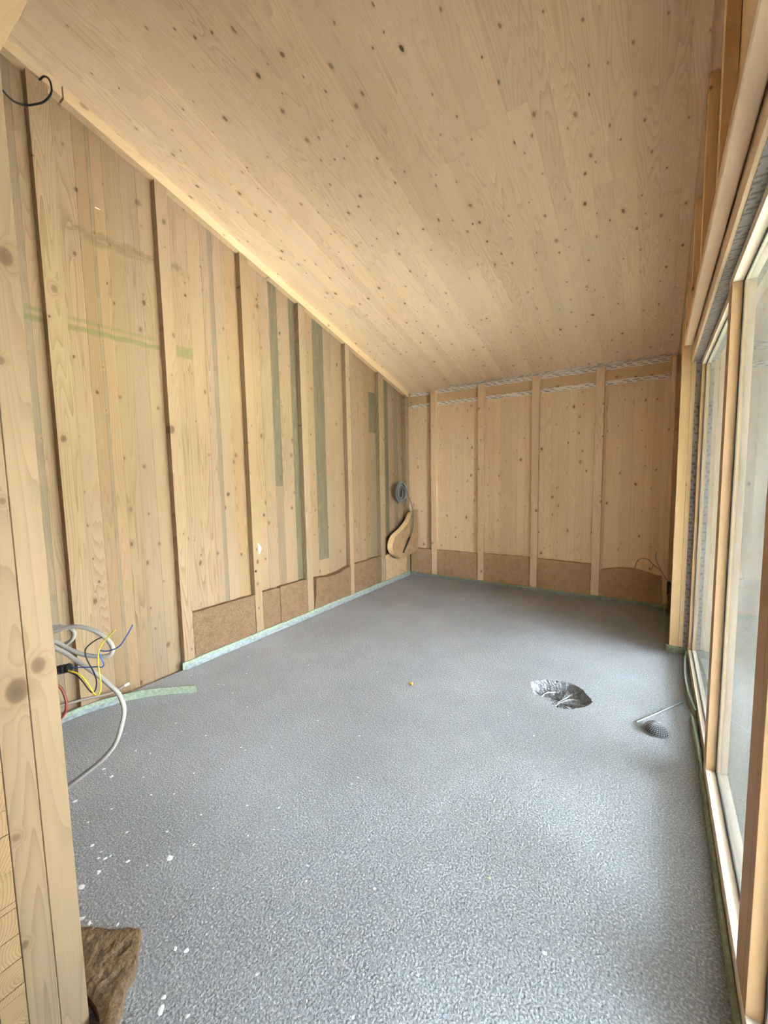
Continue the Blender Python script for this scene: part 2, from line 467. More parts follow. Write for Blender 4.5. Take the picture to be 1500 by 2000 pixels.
def glass():
    m = bpy.data.materials.new('dusty_window_glass')
    m.use_nodes = True
    t = m.node_tree; n = t.nodes; n.clear()
    out = n.new('ShaderNodeOutputMaterial')
    tr = n.new('ShaderNodeBsdfTransparent'); tr.inputs[0].default_value = (0.93, 0.96, 0.95, 1)
    gl = n.new('ShaderNodeBsdfGlossy'); gl.inputs['Roughness'].default_value = 0.015
    gl.inputs[0].default_value = (0.95, 0.97, 0.97, 1)
    fr = n.new('ShaderNodeFresnel'); fr.inputs[0].default_value = 1.7
    mx = n.new('ShaderNodeMixShader')
    t.links.new(fr.outputs[0], mx.inputs[0]); t.links.new(tr.outputs[0], mx.inputs[1]); t.links.new(gl.outputs[0], mx.inputs[2])
    df = n.new('ShaderNodeBsdfDiffuse'); df.inputs[0].default_value = (0.5, 0.49, 0.46, 1)
    tl = n.new('ShaderNodeBsdfTranslucent'); tl.inputs[0].default_value = (0.5, 0.49, 0.46, 1)
    ad = n.new('ShaderNodeMixShader'); ad.inputs[0].default_value = 0.5
    t.links.new(df.outputs[0], ad.inputs[1]); t.links.new(tl.outputs[0], ad.inputs[2])
    geo = n.new('ShaderNodeNewGeometry')
    mp = n.new('ShaderNodeMapping'); mp.inputs['Scale'].default_value = (1, 9, 0.8)
    nz = n.new('ShaderNodeTexNoise'); nz.inputs['Scale'].default_value = 3.0; nz.inputs['Detail'].default_value = 5
    t.links.new(geo.outputs['Position'], mp.inputs[0]); t.links.new(mp.outputs[0], nz.inputs['Vector'])
    mr = n.new('ShaderNodeMapRange'); mr.inputs[1].default_value = 0.3; mr.inputs[2].default_value = 0.75
    mr.inputs[3].default_value = 0.015; mr.inputs[4].default_value = 0.07
    t.links.new(nz.outputs[0], mr.inputs[0])
    mx2 = n.new('ShaderNodeMixShader')
    t.links.new(mr.outputs[0], mx2.inputs[0]); t.links.new(mx.outputs[0], mx2.inputs[1]); t.links.new(ad.outputs[0], mx2.inputs[2])
    t.links.new(mx2.outputs[0], out.inputs[0])
    return m
GLASS = glass()

# ================================================================ STRUCTURE
C0, CS = 4.2099, 0.2858
def zc(y): return C0 - CS * y
YR = -2.6                       # rear of the room behind the doorway
XL = -3.12                      # face of the left wall boards
YB = 5.355                      # face of the back wall boards

# ---- floor with the broken-out hole
hole = [(-0.689, 2.871), (-0.699, 2.941), (-0.657, 2.992), (-0.606, 3.032), (-0.546, 3.047), (-0.493, 3.054), (-0.444, 3.046), (-0.39, 3.013), (-0.352, 2.966), (-0.32, 2.911), (-0.305, 2.862), (-0.322, 2.809), (-0.368, 2.747), (-0.406, 2.709), (-0.463, 2.685), (-0.498, 2.694), (-0.55, 2.732), (-0.604, 2.758), (-0.653, 2.796)]
hp = [Vector((p.x, p.y)) for p in catmull([(x, y, 0) for x, y in hole], 5, True)]
hp = [p + Vector((random.uniform(-.005, .005), random.uniform(-.005, .005))) for p in hp]
FX0, FX1, FY0, FY1 = -3.058, 0.262, YR, 5.30
rect = [Vector((FX0, FY0)), Vector((FX1, FY0)), Vector((FX1, FY1)), Vector((FX0, FY1))]
pts = rect + hp
edges = [(i, (i + 1) % 4) for i in range(4)] + [(4 + i, 4 + (i + 1) % len(hp)) for i in range(len(hp))]
vo, eo, fo, _, _, _ = delaunay_2d_cdt(pts, edges, [], 1, 1e-6)
cen = sum(hp, Vector((0, 0))) / len(hp)
def inside(p):
    c = False
    n = len(hp)
    for i in range(n):
        a, b = hp[i], hp[i - 1]
        if (a.y > p.y) != (b.y > p.y) and p.x < (b.x - a.x) * (p.y - a.y) / (b.y - a.y) + a.x: c = not c
    return c
bm = bmesh.new()
bv = [bm.verts.new((v.x, v.y, 0)) for v in vo]
for f in fo:
    m = sum((vo[i] for i in f), Vector((0, 0))) / len(f)
    if not inside(m): bm.faces.new([bv[i] for i in f])
rim = [min(bv, key=lambda v: (v.co.x - p.x) ** 2 + (v.co.y - p.y) ** 2) for p in hp]
prev = rim
for s, z in ((0.985, -0.016), (0.95, -0.034), (0.90, -0.050), (0.84, -0.060), (0.72, -0.066), (0.58, -0.064), (0.44, -0.067), (0.30, -0.063), (0.15, -0.066)):
    ring = []
    for i, p in enumerate(hp):
        q = cen + (p - cen) * s * random.uniform(0.965, 1.025)
        ring.append(bm.verts.new((q.x, q.y, z + random.uniform(-.012, .012) * (1 if s < .98 else .4))))
    for i in range(len(hp)):
        j = (i + 1) % len(hp)
        bm.faces.new((prev[i], prev[j], ring[j], ring[i]))
    prev = ring
cv = bm.verts.new((cen.x, cen.y, -0.064))
for i in range(len(hp)): bm.faces.new((prev[i], prev[(i + 1) % len(hp)], cv))
# screed edge faces down to the sub-floor
for a, b in ((0, 1), (1, 2), (2, 3), (3, 0)):
    pa, pb = rect[a], rect[b]
    q = [bm.verts.new((pa.x, pa.y, 0)), bm.verts.new((pb.x, pb.y, 0)), bm.verts.new((pb.x, pb.y, -.12)), bm.verts.new((pa.x, pa.y, -.12))]
    bm.faces.new(q)
floor = finish(bm, 'floor', SCREED)
tag(floor, kind='structure', label='grey granular screed floor with a broken-out hollow')
sub = box('floor_underlay', SUBFLOOR, -3.4, 0.45, YR - .1, 5.6, -0.20, -0.12, floor)

# ---- ceiling: backing slab + boards
bm = bmesh.new()
bm_box(bm, -3.45, 0.75, YR - .2, 5.7, 0, 0, 0, top=lambda x, y: zc(y) + 0.28, bot=lambda x, y: zc(y) + 0.03)
ceiling = finish(bm, 'ceiling', DARKGAP)
tag(ceiling, kind='structure', label='sloping spruce board ceiling')
x = -3.14
gi = 0
while x < 0.30:
    w = random.choice((0.098, 0.112, 0.118, 0.124))
    x1 = min(x + w, 0.32)
    if x < -2.445 < x1: x1 = -2.445
    cuts = [YR]
    yj = random.uniform(0.6, 3.6) if gi % 3 else random.uniform(2.0, 4.6)
    cuts += [yj] + ([yj + random.uniform(1.4, 2.2)] if yj < 2.6 and random.random() < .6 else []) + [5.45]
    for a, b in zip(cuts[:-1], cuts[1:]):
        dz = random.uniform(-.0004, .0004) - (.0035 if x < -2.45 else 0)
        bm = bmesh.new()
        g = 0.0003
        bm_box(bm, x + g, x1 - g, a + .0004, b - .0004, 0, 0, 0, top=lambda X, Y: zc(Y) + 0.028, bot=lambda X, Y, d=dz: zc(Y) + d)
        finish(bm, 'plank', W_ceil, ceiling)
    x = x1
    gi += 1

# ---- left wall: backing + vertical boards
wall_left = box('wall_left', DARKGAP, XL - 0.10, XL - 0.032, YR, 5.6, -0.12, 4.0, top=lambda x, y: zc(y) + .03)
tag(wall_left, kind='structure', label='left wall of upright spruce boards')
lam = [(YR, 'n'), (-2.2, 'n'), (-1.8, 'n'), (-1.4, 'n'), (-1.0, 'n'), (-0.6, 'n'), (-0.2, 'n'), (0.1, 'n'), (0.376, 'p'), (0.60, 'n'), (0.76, 'p'), (0.88, 'p'), (0.965, 'n'), (1.16, 'n'), (1.255, 'n'), (1.325, 'p'), (1.345, 'n'), (1.415, 'n'), (1.52, 'n'), (1.625, 'n'), (1.80, 'n'),
       (1.90, 'n'), (1.985, 'n'), (2.10, 'n'), (2.165, 'p'), (2.205, 'n'), (2.31, 'n'), (2.44, 'n'), (2.57, 'n'), (2.66, 'n'), (2.786, 'S1'), (2.884, 'n'), (3.041, 'g'), (3.15, 'n'), (3.24, 'n'), (3.371, 'S2'), (3.536, 'n'), (3.66, 'n'), (3.78, 'n'), (3.90, 'n'), (4.02, 'n'), (4.15, 'n'), (4.27, 'n'), (4.384, 'S3'), (4.53, 'n'), (4.66, 'n'), (4.74, 'g'), (4.83, 'n'), (4.97, 'p'), (5.07, 'n'), (5.2, 'n'), (5.36, None)]
def lboard(y0, y1, z0, z1, mat):
    d = random.uniform(-.0008, .0008)
    g = 0.00045
    if z1 is None: bm_args = dict(top=lambda x, y: zc(y) + .02)
    else: bm_args = {}
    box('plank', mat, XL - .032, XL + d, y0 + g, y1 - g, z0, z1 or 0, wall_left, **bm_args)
for (y0, k), (y1, _) in zip(lam[:-1], lam[1:]):
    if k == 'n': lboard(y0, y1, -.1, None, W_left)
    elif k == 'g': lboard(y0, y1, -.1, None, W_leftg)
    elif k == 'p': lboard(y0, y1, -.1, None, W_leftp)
    elif k == 'S1':
        lboard(y0, y1, -.1, 1.404, W_leftp); lboard(y0, y1, 1.405, None, W_leftg)
    elif k == 'S2':
        lboard(y0, y1, -.1, 0.56, W_left); lboard(y0, y1, 0.561, None, W_leftg)
    elif k == 'S3':
        lboard(y0, y1, -.1, 2.05, W_leftp); lboard(y0, y1, 2.051, 2.56, W_leftg); lboard(y0, y1, 2.561, None, W_left)

# ---- back wall
wall_back = box('wall_back', DARKGAP, -3.25, 0.45, YB + .032, YB + .13, -0.12, 2.9)
tag(wall_back, kind='structure', label='back wall of upright spruce boards')
xs = [XL, -3.03, -2.93, -2.83, -2.72, -2.60, -2.50, -2.42, -2.344, -2.24, -2.16, -2.083, -1.97, -1.88, -1.80, -1.72, -1.665, -1.58, -1.50, -1.40, -1.27, -1.17, -1.09, -1.01, -0.896, -0.811, -0.73, -0.62, -0.50, -0.344, -0.24, -0.124, -0.05, 0.03, 0.19]
for a, b in zip(xs[:-1], xs[1:]):
    d = random.uniform(-.0006, .0006)
    if abs(a + .50) < .01:
        box('plank', W_back, a + .0004, b - .0004, YB + d, YB + .032, -.1, 1.86, wall_back)
        box('plank', W_back, a + .0004, b - .0004, YB + d, YB + .032, 1.861, 2.49, wall_back)
    else:
        box('plank', W_back, a + .0004, b - .0004, YB + d, YB + .032, -.1, 2.49, wall_back)
box('top_rail', W_beamX, XL, 0.19, YB - .002, YB + .032, 2.492, 2.75, wall_back)

# ---- right wall: stud bay beyond the window, and the zone over the lintel
wall_right = empty('wall_right', (0.3, 2.0, 0))
tag(wall_right, kind='structure', label='right wall framing around the windows')
def loc_box(name, mat, x0, x1, y0, y1, z0, z1, parent, **k):
    o = box(name, mat, x0, x1, y0, y1, z0, z1, None, **k)
    o.parent = parent
    o.matrix_parent_inverse = Matrix.Translation(-Vector(parent.location))
    return o
loc_box('side_panel', W_short, 0.19, 0.30, 4.112, 5.50, -.12, 2.62, wall_right, top=lambda x, y: zc(y) + .02)
loc_box('upper_panel', W_short, 0.255, 0.30, YR, 4.112, 2.322, 3, wall_right, top=lambda x, y: zc(y) + .02)
loc_box('outer_cladding', OUTW, 0.302, 0.34, 4.04, 5.60, -.3, 2.6, wall_right, top=lambda x, y: zc(y) + .02)
loc_box('rear_panel', W_short, 0.255, 0.30, YR, 0.376, -.12, 2.322, wall_right)
loc_box('threshold_beam', SUBFLOOR, 0.262, 0.34, YR, 4.04, -.30, -0.012, wall_right)

# ---- rear wall behind the camera and the partition beside the doorway
wall_rear = box('wall_rear', W_back, XL - .1, 0.35, YR - .10, YR, -.12, 4.2, top=lambda x, y: zc(y) + .02)
tag(wall_rear, kind='structure', label='rear wall behind the doorway')

wall_front = box('wall_front', W_left, XL, -1.285, 0.204, 0.372, -.12, 3.9, top=lambda x, y: zc(y) - .002)
tag(wall_front, kind='structure', label='cross wall beside the doorway, seen at its cut end')
PX = -1.26
box('jamb_stud', W_post, -1.3, PX, 0.3165, 0.376, -.10, 2.452, wall_front, bevel=0.0015)
box('jamb_stud', W_post, -1.3, PX, 0.2555, 0.3155, -.10, 2.452, wall_front, bevel=0.0015)
zz = -0.1
ends = [-.1, -.01, .075, .16, .245, .268, .335, .40, .47, .487, .568, .663, .725]
while ends[-1] < 2.40: ends.append(ends[-1] + random.choice((.07, .085, .095, .115)))
ends[-1] = 2.452
for a, b in zip(ends[:-1], ends[1:]):
    box('end_grain_block', W_end, -1.283, PX - .0015 + random.uniform(-.0015, .001), 0.2065, 0.2545, a + .0008, b - .0008, wall_front)
box('facing_board', W_post, -1.30, PX - .002, 0.160, 0.2050, -.10, 2.452, wall_front)
header = box('header_beam', W_beamX, XL, 0.25, 0.16, 0.376, 2.454, 2.70, wall_front, bevel=.001)
box('header_panel', W_left, -1.285, 0.25, 0.204, 0.372, 2.702, 3.9, wall_front, top=lambda x, y: zc(y) - .002)

# ---- trim along the top of the left wall
TX = -3.058
for i, (a, b) in enumerate(((0.378, 1.196), (1.204, 5.30))):
    bm = bmesh.new()
    bm_box(bm, XL + .001, TX - i * 0.002, a, b, 0, 0, 0.0015, top=lambda x, y: zc(y) - .002, bot=lambda x, y: zc(y) - 0.078)
    t = finish(bm, 'trim_%d' % (i + 1), W_trimY)
    tag(t, kind='structure', label='planed batten under the ceiling along the left wall, ' + ('near piece' if i == 0 else 'long piece'))
bm = bmesh.new()
bm_box(bm, 0.134, 0.143, 0.38, 5.34, 0, 0, 0, top=lambda x, y: zc(y) - .001, bot=lambda x, y: zc(y) - 0.012)
t = finish(bm, 'trim_3', W_beamY)
tag(t, kind='structure', label='thin lath closing the right edge of the ceiling')

# ---- windows
def window(idx, y0, y1, xf, oy0, oy1, zb, zt, ztop=2.316, bot=0.0):
    w = empty('window_%d' % idx, (xf, (y0 + y1) / 2, 0))
    tag(w, kind='structure', label='tall fixed window in a pale larch frame')
    xo = 0.335
    xg = 0.272
    loc_box('bottom_rail', W_frameY, xf, xo, y0, y1, bot, zb, w, bevel=.001)
    loc_box('top_rail', W_frameY, xf, xo, y0, y1, zt, ztop, w, bevel=.001)
    loc_box('frame_post', W_frame, xf, xo, oy1, y1, zb + .0005, zt - .0005, w, bevel=.001)
    loc_box('frame_post', W_frame, xf, xo, y0, oy0, zb + .0005, zt - .0005, w, bevel=.001)
    loc_box('glass_pane', GLASS, xg + .003, xg + .006, oy0, oy1, zb, zt, w)
    bm = bmesh.new()
    g = 0.009
    bm_box(bm, xg - .001, xg + .0028, oy0, oy1, zb, zb + g); bm_box(bm, xg - .001, xg + .0028, oy0, oy1, zt - g, zt)
    bm_box(bm, xg - .001, xg + .0028, oy0, oy0 + g, zb + g, zt - g); bm_box(bm, xg - .001, xg + .0028, oy1 - g, oy1, zb + g, zt - g)
    o = finish(bm, 'gasket', GASKET); o.parent = w; o.matrix_parent_inverse = Matrix.Translation(-Vector(w.location))
    return w
window(1, 2.422, 4.028, 0.25, 2.462, 3.945, 0.075, 2.278)
window(2, 1.323, 2.420, 0.235, 1.422, 2.330, 0.098, 2.280)
window(3, 0.382, 1.321, 0.235, 0.46, 1.280, 0.098, 2.280)

# ================================================================ THINGS
# ---- studs on the left wall
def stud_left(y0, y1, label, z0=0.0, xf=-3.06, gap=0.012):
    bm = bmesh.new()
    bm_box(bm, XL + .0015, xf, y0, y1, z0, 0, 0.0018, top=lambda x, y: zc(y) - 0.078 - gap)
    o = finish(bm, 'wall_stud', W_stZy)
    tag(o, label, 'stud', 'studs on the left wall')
    return o
stud_left(0.45, 0.535, 'spruce stud on the left wall hidden close behind the doorway jamb', z0=-.1)
stud_left(1.022, 1.125, 'wide pale stud on the left wall, nearest one, under the trim joint', z0=-.1)
stud2 = stud_left(1.727, 1.815, 'wavy-grained stud on the left wall where the green foam strip begins')
stud3 = stud_left(2.432, 2.515, 'stud on the left wall with the torn white sticker and dark screw hole')
stud_left(3.115, 3.205, 'reddish stud on the left wall between two grey weathered boards')
stud_left(3.852, 3.93, 'stud on the left wall between the leaning and the level fibre board')
stud_left(4.525, 4.622, 'stud on the left wall just in front of the cable coil')
stud_left(5.205, 5.296, 'corner stud at the far end of the left wall', z0=.0)

# ---- studs on the back wall
def stud_back(x0, x1, label, z1=2.655):
    o = box('wall_stud', W_stZx, x0, x1, 5.302, YB - .003, 0.0, z1, bevel=.0018)
    tag(o, label, 'stud', 'studs on the back wall')
    return o
stud_back(-2.706, -2.622, 'slim stud on the back wall, leftmost, beside the corner')
stud_back(-2.008, -1.922, 'stud on the back wall, second from the left corner')
stud_back(-1.315, -1.228, 'stud on the back wall, third from the left corner')
stud_back(-0.615, -0.528, 'knotty stud on the back wall, the right-hand one beside the dark fibre board')
stud_back(0.088, 0.128, 'narrow dark edge stud closing the right end of the back wall', 2.655)

# ---- jamb posts at the far end of the windows, and lintel pieces
o = box('jamb_post', W_jamb, 0.128, 0.1885, 4.03, 4.11, 0.0, 2.44, bevel=.001); tag(o, 'upright jamb post at the far end of the windows, inner room-side piece', 'post')
o = box('jamb_post', W_jamb, 0.1895, 0.252, 4.03, 4.11, 0.0, 2.44, bevel=.001); tag(o, 'upright jamb post against the far window frame with printed tape on it', 'post')
o = box('lintel_batten', W_beamY, 0.130, 0.180, 0.38, 3.77, 2.388, 2.442, bevel=.004); tag(o, 'long square batten fixed above the windows under the short studs', 'batten')
o = box('lintel_beam', W_beamY, 0.186, 0.2535, 0.378, 4.026, 2.320, 2.52, bevel=.001); tag(o, 'long lintel beam directly over the window frames', 'beam')
# tape on the lintel underside and on the jamb
def tape_strip(name, mat, P, parent=None):
    bm = bmesh.new()
    nn = len(P)
    vs = [(bm.verts.new(a), bm.verts.new(b)) for a, b in P]
    for i in range(nn - 1): bm.faces.new((vs[i][0], vs[i + 1][0], vs[i + 1][1], vs[i][1]))
    o = finish(bm, name, mat, parent)
    m = o.modifiers.new('thickness', 'SOLIDIFY'); m.thickness = 0.0012; m.offset = 0
    return o
o = box('sealing_tape', TAPE_Y, 0.199, 0.2495, 0.40, 4.026, 2.3172, 2.3192); tag(o, 'grey printed sealing tape along the underside of the lintel beam', 'tape')
o = box('sealing_tape', TAPE_Z, 0.218, 0.2495, 4.0265, 4.0285, 0.03, 2.3165); tag(o, 'grey printed sealing tape running down the far jamb post', 'tape')

# ---- short studs over the lintel
sl = {2.02: 'short stud over the lintel, nearest one, in deep shade', 2.735: 'short orange-lit stud over the lintel, second from the front', 3.455: 'short stud over the lintel, middle one with a dark crack beside it',
      4.165: 'short dark knotty stud over the far end of the lintel', 4.735: 'short stud next to the back wall at the ceiling edge', 1.32: 'short stud over the lintel above the middle mullion, out of frame'}
for y, lb in sl.items():
    bm = bmesh.new()
    z0 = 2.446 if y < 4.0 else 2.45
    bm_box(bm, 0.146, 0.188, y, y + .075, z0, 0, .001, top=lambda X, Y: zc(Y) - .003)
    if y < 2: bm.free(); continue
    o = finish(bm, 'short_stud', W_short); tag(o, lb, 'stud', 'short studs over the lintel')
loc_box('stud_panel', W_short, 0.190, 0.2535, 0.378, 4.11, 2.522, 3, wall_right, top=lambda x, y: zc(y) - .003)

# ---- tapes on the back wall
bays = [(-3.035, -2.708, 'left corner bay'), (-2.62, -2.01, 'second bay'), (-1.92, -1.317, 'middle bay'), (-1.226, -0.617, 'fourth bay'), (-0.526, 0.07, 'right-hand bay')]
for a, b, nm in bays:
    o = box('sealing_tape', TAPE_B, a, b, YB - .0045, YB - .0025, 2.452, 2.506)
    tag(o, 'white printed sealing tape under the top rail of the back wall, ' + nm, 'tape', 'lower tape pieces on the back wall')
bm = bmesh.new()
bm_box(bm, -3.05, 0.075, YB - .0046, YB - .0026, 2.622, zc(YB) - .0062)
o = finish(bm, 'sealing_tape', TAPE_B)
bm = bmesh.new()
bm_box(bm, -3.05, 0.085, YB - .05, YB - .005, 0, 0, 0, top=lambda x, y: zc(y) - .0012, bot=lambda x, y: zc(y) - .003)
fl = finish(bm, 'folded_flap', TAPE_C, o)
tag(o, 'long white printed sealing tape in the joint between back wall and ceiling', 'tape')

# ---- wood-fibre insulation boards
def rough_board(name, mat, a, b, lo, hi_fun, depth, axis, base, label, group, jit=0.004, lean=0.0, nu=None, bulge=None):
    """board standing against a wall: axis 'Y' = runs along y at x=base..base+depth; 'X' = runs along x at y=base-depth..base"""
    bm = bmesh.new()
    L = b - a
    nu = nu or max(5, int(L / 0.05))
    nv = 7
    rs = random.Random(int((a * 1000) % 9999) + nu)
    grid = {}
    for s in (0, 1):
        for i in range(nu + 1):
            for j in range(nv + 1):
                u = a + L * i / nu
                hi = hi_fun(i / nu)
                z = lo + (hi - lo) * j / nv
                ed = (i in (0, nu)) or (j == nv)
                du = rs.uniform(-jit, jit) if i in (0, nu) else 0
                dz = rs.uniform(-jit, jit) * .8 if j == nv else 0
                off = depth * s + (rs.uniform(-jit, jit) * .35 if s else 0) + lean * (j / nv) * (s if s else 1)
                if s and j == nv: off -= 0.004
                if bulge and s: off += bulge(i / nu, j / nv)
                if axis == 'Y': co = (base + off, u + du, z + dz)
                else: co = (u + du, base - off, z + dz)
                grid[s, i, j] = bm.verts.new(co)
    for s in (0, 1):
        for i in range(nu):
            for j in range(nv):
                bm.faces.new((grid[s, i, j], grid[s, i + 1, j], grid[s, i + 1, j + 1], grid[s, i, j + 1]))
    for i in range(nu):
        for j in (0, nv): bm.faces.new((grid[0, i, j], grid[0, i + 1, j], grid[1, i + 1, j], grid[1, i, j]))
    for j in range(nv):
        for i in (0, nu): bm.faces.new((grid[0, i, j], grid[0, i, j + 1], grid[1, i, j + 1], grid[1, i, j]))
    o = finish(bm, name, mat)
    tag(o, label, 'insulation', group)
    return o
GL = 'fibre boards along the foot of the left wall'
XI = XL + .003
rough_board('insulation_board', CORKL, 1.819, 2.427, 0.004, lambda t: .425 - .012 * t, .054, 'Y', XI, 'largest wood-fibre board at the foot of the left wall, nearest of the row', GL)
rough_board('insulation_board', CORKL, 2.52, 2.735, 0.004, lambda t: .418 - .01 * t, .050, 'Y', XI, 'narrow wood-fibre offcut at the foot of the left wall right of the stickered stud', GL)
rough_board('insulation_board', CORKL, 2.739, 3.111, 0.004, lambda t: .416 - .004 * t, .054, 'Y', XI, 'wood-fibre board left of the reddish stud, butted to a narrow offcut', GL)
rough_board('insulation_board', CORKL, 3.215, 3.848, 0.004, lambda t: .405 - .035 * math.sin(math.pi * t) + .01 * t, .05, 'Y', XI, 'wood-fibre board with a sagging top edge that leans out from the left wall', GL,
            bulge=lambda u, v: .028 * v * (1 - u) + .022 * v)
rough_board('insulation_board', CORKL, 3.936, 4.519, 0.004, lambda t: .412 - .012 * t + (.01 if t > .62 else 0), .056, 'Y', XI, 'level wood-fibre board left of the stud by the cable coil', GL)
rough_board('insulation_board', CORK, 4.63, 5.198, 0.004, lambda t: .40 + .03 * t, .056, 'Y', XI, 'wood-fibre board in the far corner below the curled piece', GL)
GB = 'fibre boards along the foot of the back wall'
YI = YB - .003
rough_board('insulation_board', CORK, -3.045, -2.712, 0.004, lambda t: .405, .049, 'X', YI, 'wood-fibre board on the back wall in the left corner', GB)
rough_board('insulation_board', CORK, -2.617, -2.482, 0.004, lambda t: .405, .043, 'X', YI, 'narrow wood-fibre strip on the back wall right of the leftmost stud', GB)
rough_board('insulation_board', CORK, -2.476, -2.014, 0.004, lambda t: .408 - .003 * t, .052, 'X', YI, 'wood-fibre board on the back wall left of the second stud, beside a narrow strip', GB)
rough_board('insulation_board', CORK, -1.917, -1.321, 0.004, lambda t: .415 + .006 * t, .050, 'X', YI, 'wide undivided wood-fibre board on the back wall, the middle bay', GB)
rough_board('insulation_board', CORK, -1.223, -1.019, 0.004, lambda t: .412, .050, 'X', YI, 'small wood-fibre piece on the back wall right of the third stud', GB)
rough_board('insulation_board', CORK, -1.016, -0.620, 0.004, lambda t: .412 - .004 * t, .051, 'X', YI, 'wood-fibre board on the back wall left of the knotty stud', GB)
rough_board('insulation_board', CORK, -0.522, 0.080, 0.004, lambda t: .352 + .055 * math.sin(math.pi * min(1, t * 1.05)) ** 1.2 - .01 * t, .05, 'X', YI, 'wood-fibre board with an arched top at the right end of the back wall', GB, bulge=lambda u, v: .03 * v * math.sin(math.pi * u))
o = rough_board('insulation_offcut', CORKL, 5.00, 5.12, 0.03, lambda t: .34 - .05 * abs(t - .4), .055, 'Y', 0.131, 'rounded pale fibre offcut in the bay right of the back wall', None)
o.location.x = -0.0

# ---- curled board leaning in the far corner
Lc = catmull([(-3.02, 4.81, .335), (-3.02, 4.65, .44), (-3.02, 4.615, .55), (-3.02, 4.70, .665), (-3.02, 4.91, .745), (-3.02, 5.085, .845), (-3.02, 5.17, .945)], 4)
Rc = catmull([(-2.975, 4.90, .325), (-2.965, 5.08, .355), (-2.945, 5.245, .385), (-2.94, 5.255, .52), (-2.94, 5.26, .68), (-2.94, 5.262, .84), (-2.94, 5.265, .985)], 4)
bm = bmesh.new()
front, back = [], []
K = 6
for a, b in zip(Lc, Rc):
    d = (b - a).normalized()
    nrm = Vector((d.y, -d.x, 0)).normalized()
    back.append([bm.verts.new(a.lerp(b, k / K)) for k in range(K + 1)])
    fa = a + d * .050 + nrm * .050
    fb = b + nrm * .030 + Vector((.012, 0, 0))
    front.append([bm.verts.new(fa.lerp(fb, k / K) + nrm * .006 * math.sin(math.pi * k / K)) for k in range(K + 1)])
n = len(front)
for i in range(n - 1):
    for k in range(K):
        bm.faces.new((front[i][k], front[i][k + 1], front[i + 1][k + 1], front[i + 1][k]))
        bm.faces.new((back[i][k], back[i + 1][k], back[i + 1][k + 1], back[i][k + 1]))
    e = bm.faces.new((back[i][0], front[i][0], front[i + 1][0], back[i + 1][0])); e.material_index = 1
    bm.faces.new((back[i][K], back[i + 1][K], front[i + 1][K], front[i][K]))
for i in (0, n - 1):
    for k in range(K):
        e = bm.faces.new((back[i][k], back[i][k + 1], front[i][k + 1], front[i][k])); e.material_index = 1
o = finish(bm, 'curled_board', CORKC)
o.data.materials.append(CORKE)
tag(o, 'curled wood-fibre board leaning upright in the far left corner', 'insulation')

# ---- fibre board piece on the floor by the doorway
bm = bmesh.new()
out = [(-1.80, .385), (-1.72, .41), (-1.62, .44), (-1.53, .458), (-1.446, .508), (-1.357, .561), (-1.308, .527), (-1.259, .494), (-1.245, .469), (-1.205, .438), (-1.168, .400), (-1.185, .372), (-1.225, .388), (-1.255, .392), (-1.55, .385)]
def ipoly(p, poly):
    c = False
    for i in range(len(poly)):
        a, b = poly[i], poly[i - 1]
        if (a[1] > p[1]) != (b[1] > p[1]) and p[0] < (b[0] - a[0]) * (p[1] - a[1]) / (b[1] - a[1]) + a[0]: c = not c
    return c
op = [Vector((a, b)) for a, b in out]
dense = []
for i in range(len(op)):
    a, b = op[i], op[(i + 1) % len(op)]
    k = max(1, int((b - a).length / .02))
    for j in range(k): dense.append(a.lerp(b, j / k) + Vector((random.uniform(-.003, .003), random.uniform(-.003, .003))) * (0 if i >= 11 else 1))
inner = [Vector((x * .013 - 1.82, y * .013 + .1)) for x in range(50) for y in range(40) if ipoly((x * .013 - 1.82, y * .013 + .1), out)]
inner = [p for p in inner if min((p - q).length for q in dense) > .009]
n0 = len(dense)
vo, eo, fo, _, _, _ = delaunay_2d_cdt(dense + inner, [(i, (i + 1) % n0) for i in range(n0)], [], 1, 1e-6)
tv, bvv = [], []
for v in vo:
    de = min((Vector(v) - q).length for q in dense)
    h = .042 - max(0, .02 - de) * .3 + .004 * noise.noise(Vector((v.x * 45, v.y * 45, 0))) - .014 * math.exp(-((de - .05) / .018) ** 2) * max(0, min(1, .35 + 1.6 * noise.noise(Vector((v.x * 16, v.y * 16, 4))))) * (1 if v.x > -1.36 else .25)
    tv.append(bm.verts.new((v.x, v.y, h))); bvv.append(bm.verts.new((v.x, v.y, .001)))
for f in fo:
    m = sum((Vector(vo[i]) for i in f), Vector((0, 0))) / len(f)
    if ipoly(m, [tuple(q) for q in dense]):
        bm.faces.new([tv[i] for i in f]); bm.faces.new([bvv[i] for i in reversed(f)])
be = [e for e in bm.edges if len(e.link_faces) == 1 and e.verts[0].co.z > .012]
for e in be:
    a, b = e.verts
    i, j = tv.index(a), tv.index(b)
    try: bm.faces.new((tv[i], tv[j], bvv[j], bvv[i]))
    except ValueError: pass
o = finish(bm, 'fibre_board_piece', CORKD)
tag(o, 'torn piece of brown fibre board lying on the floor by the doorway jamb', 'insulation')

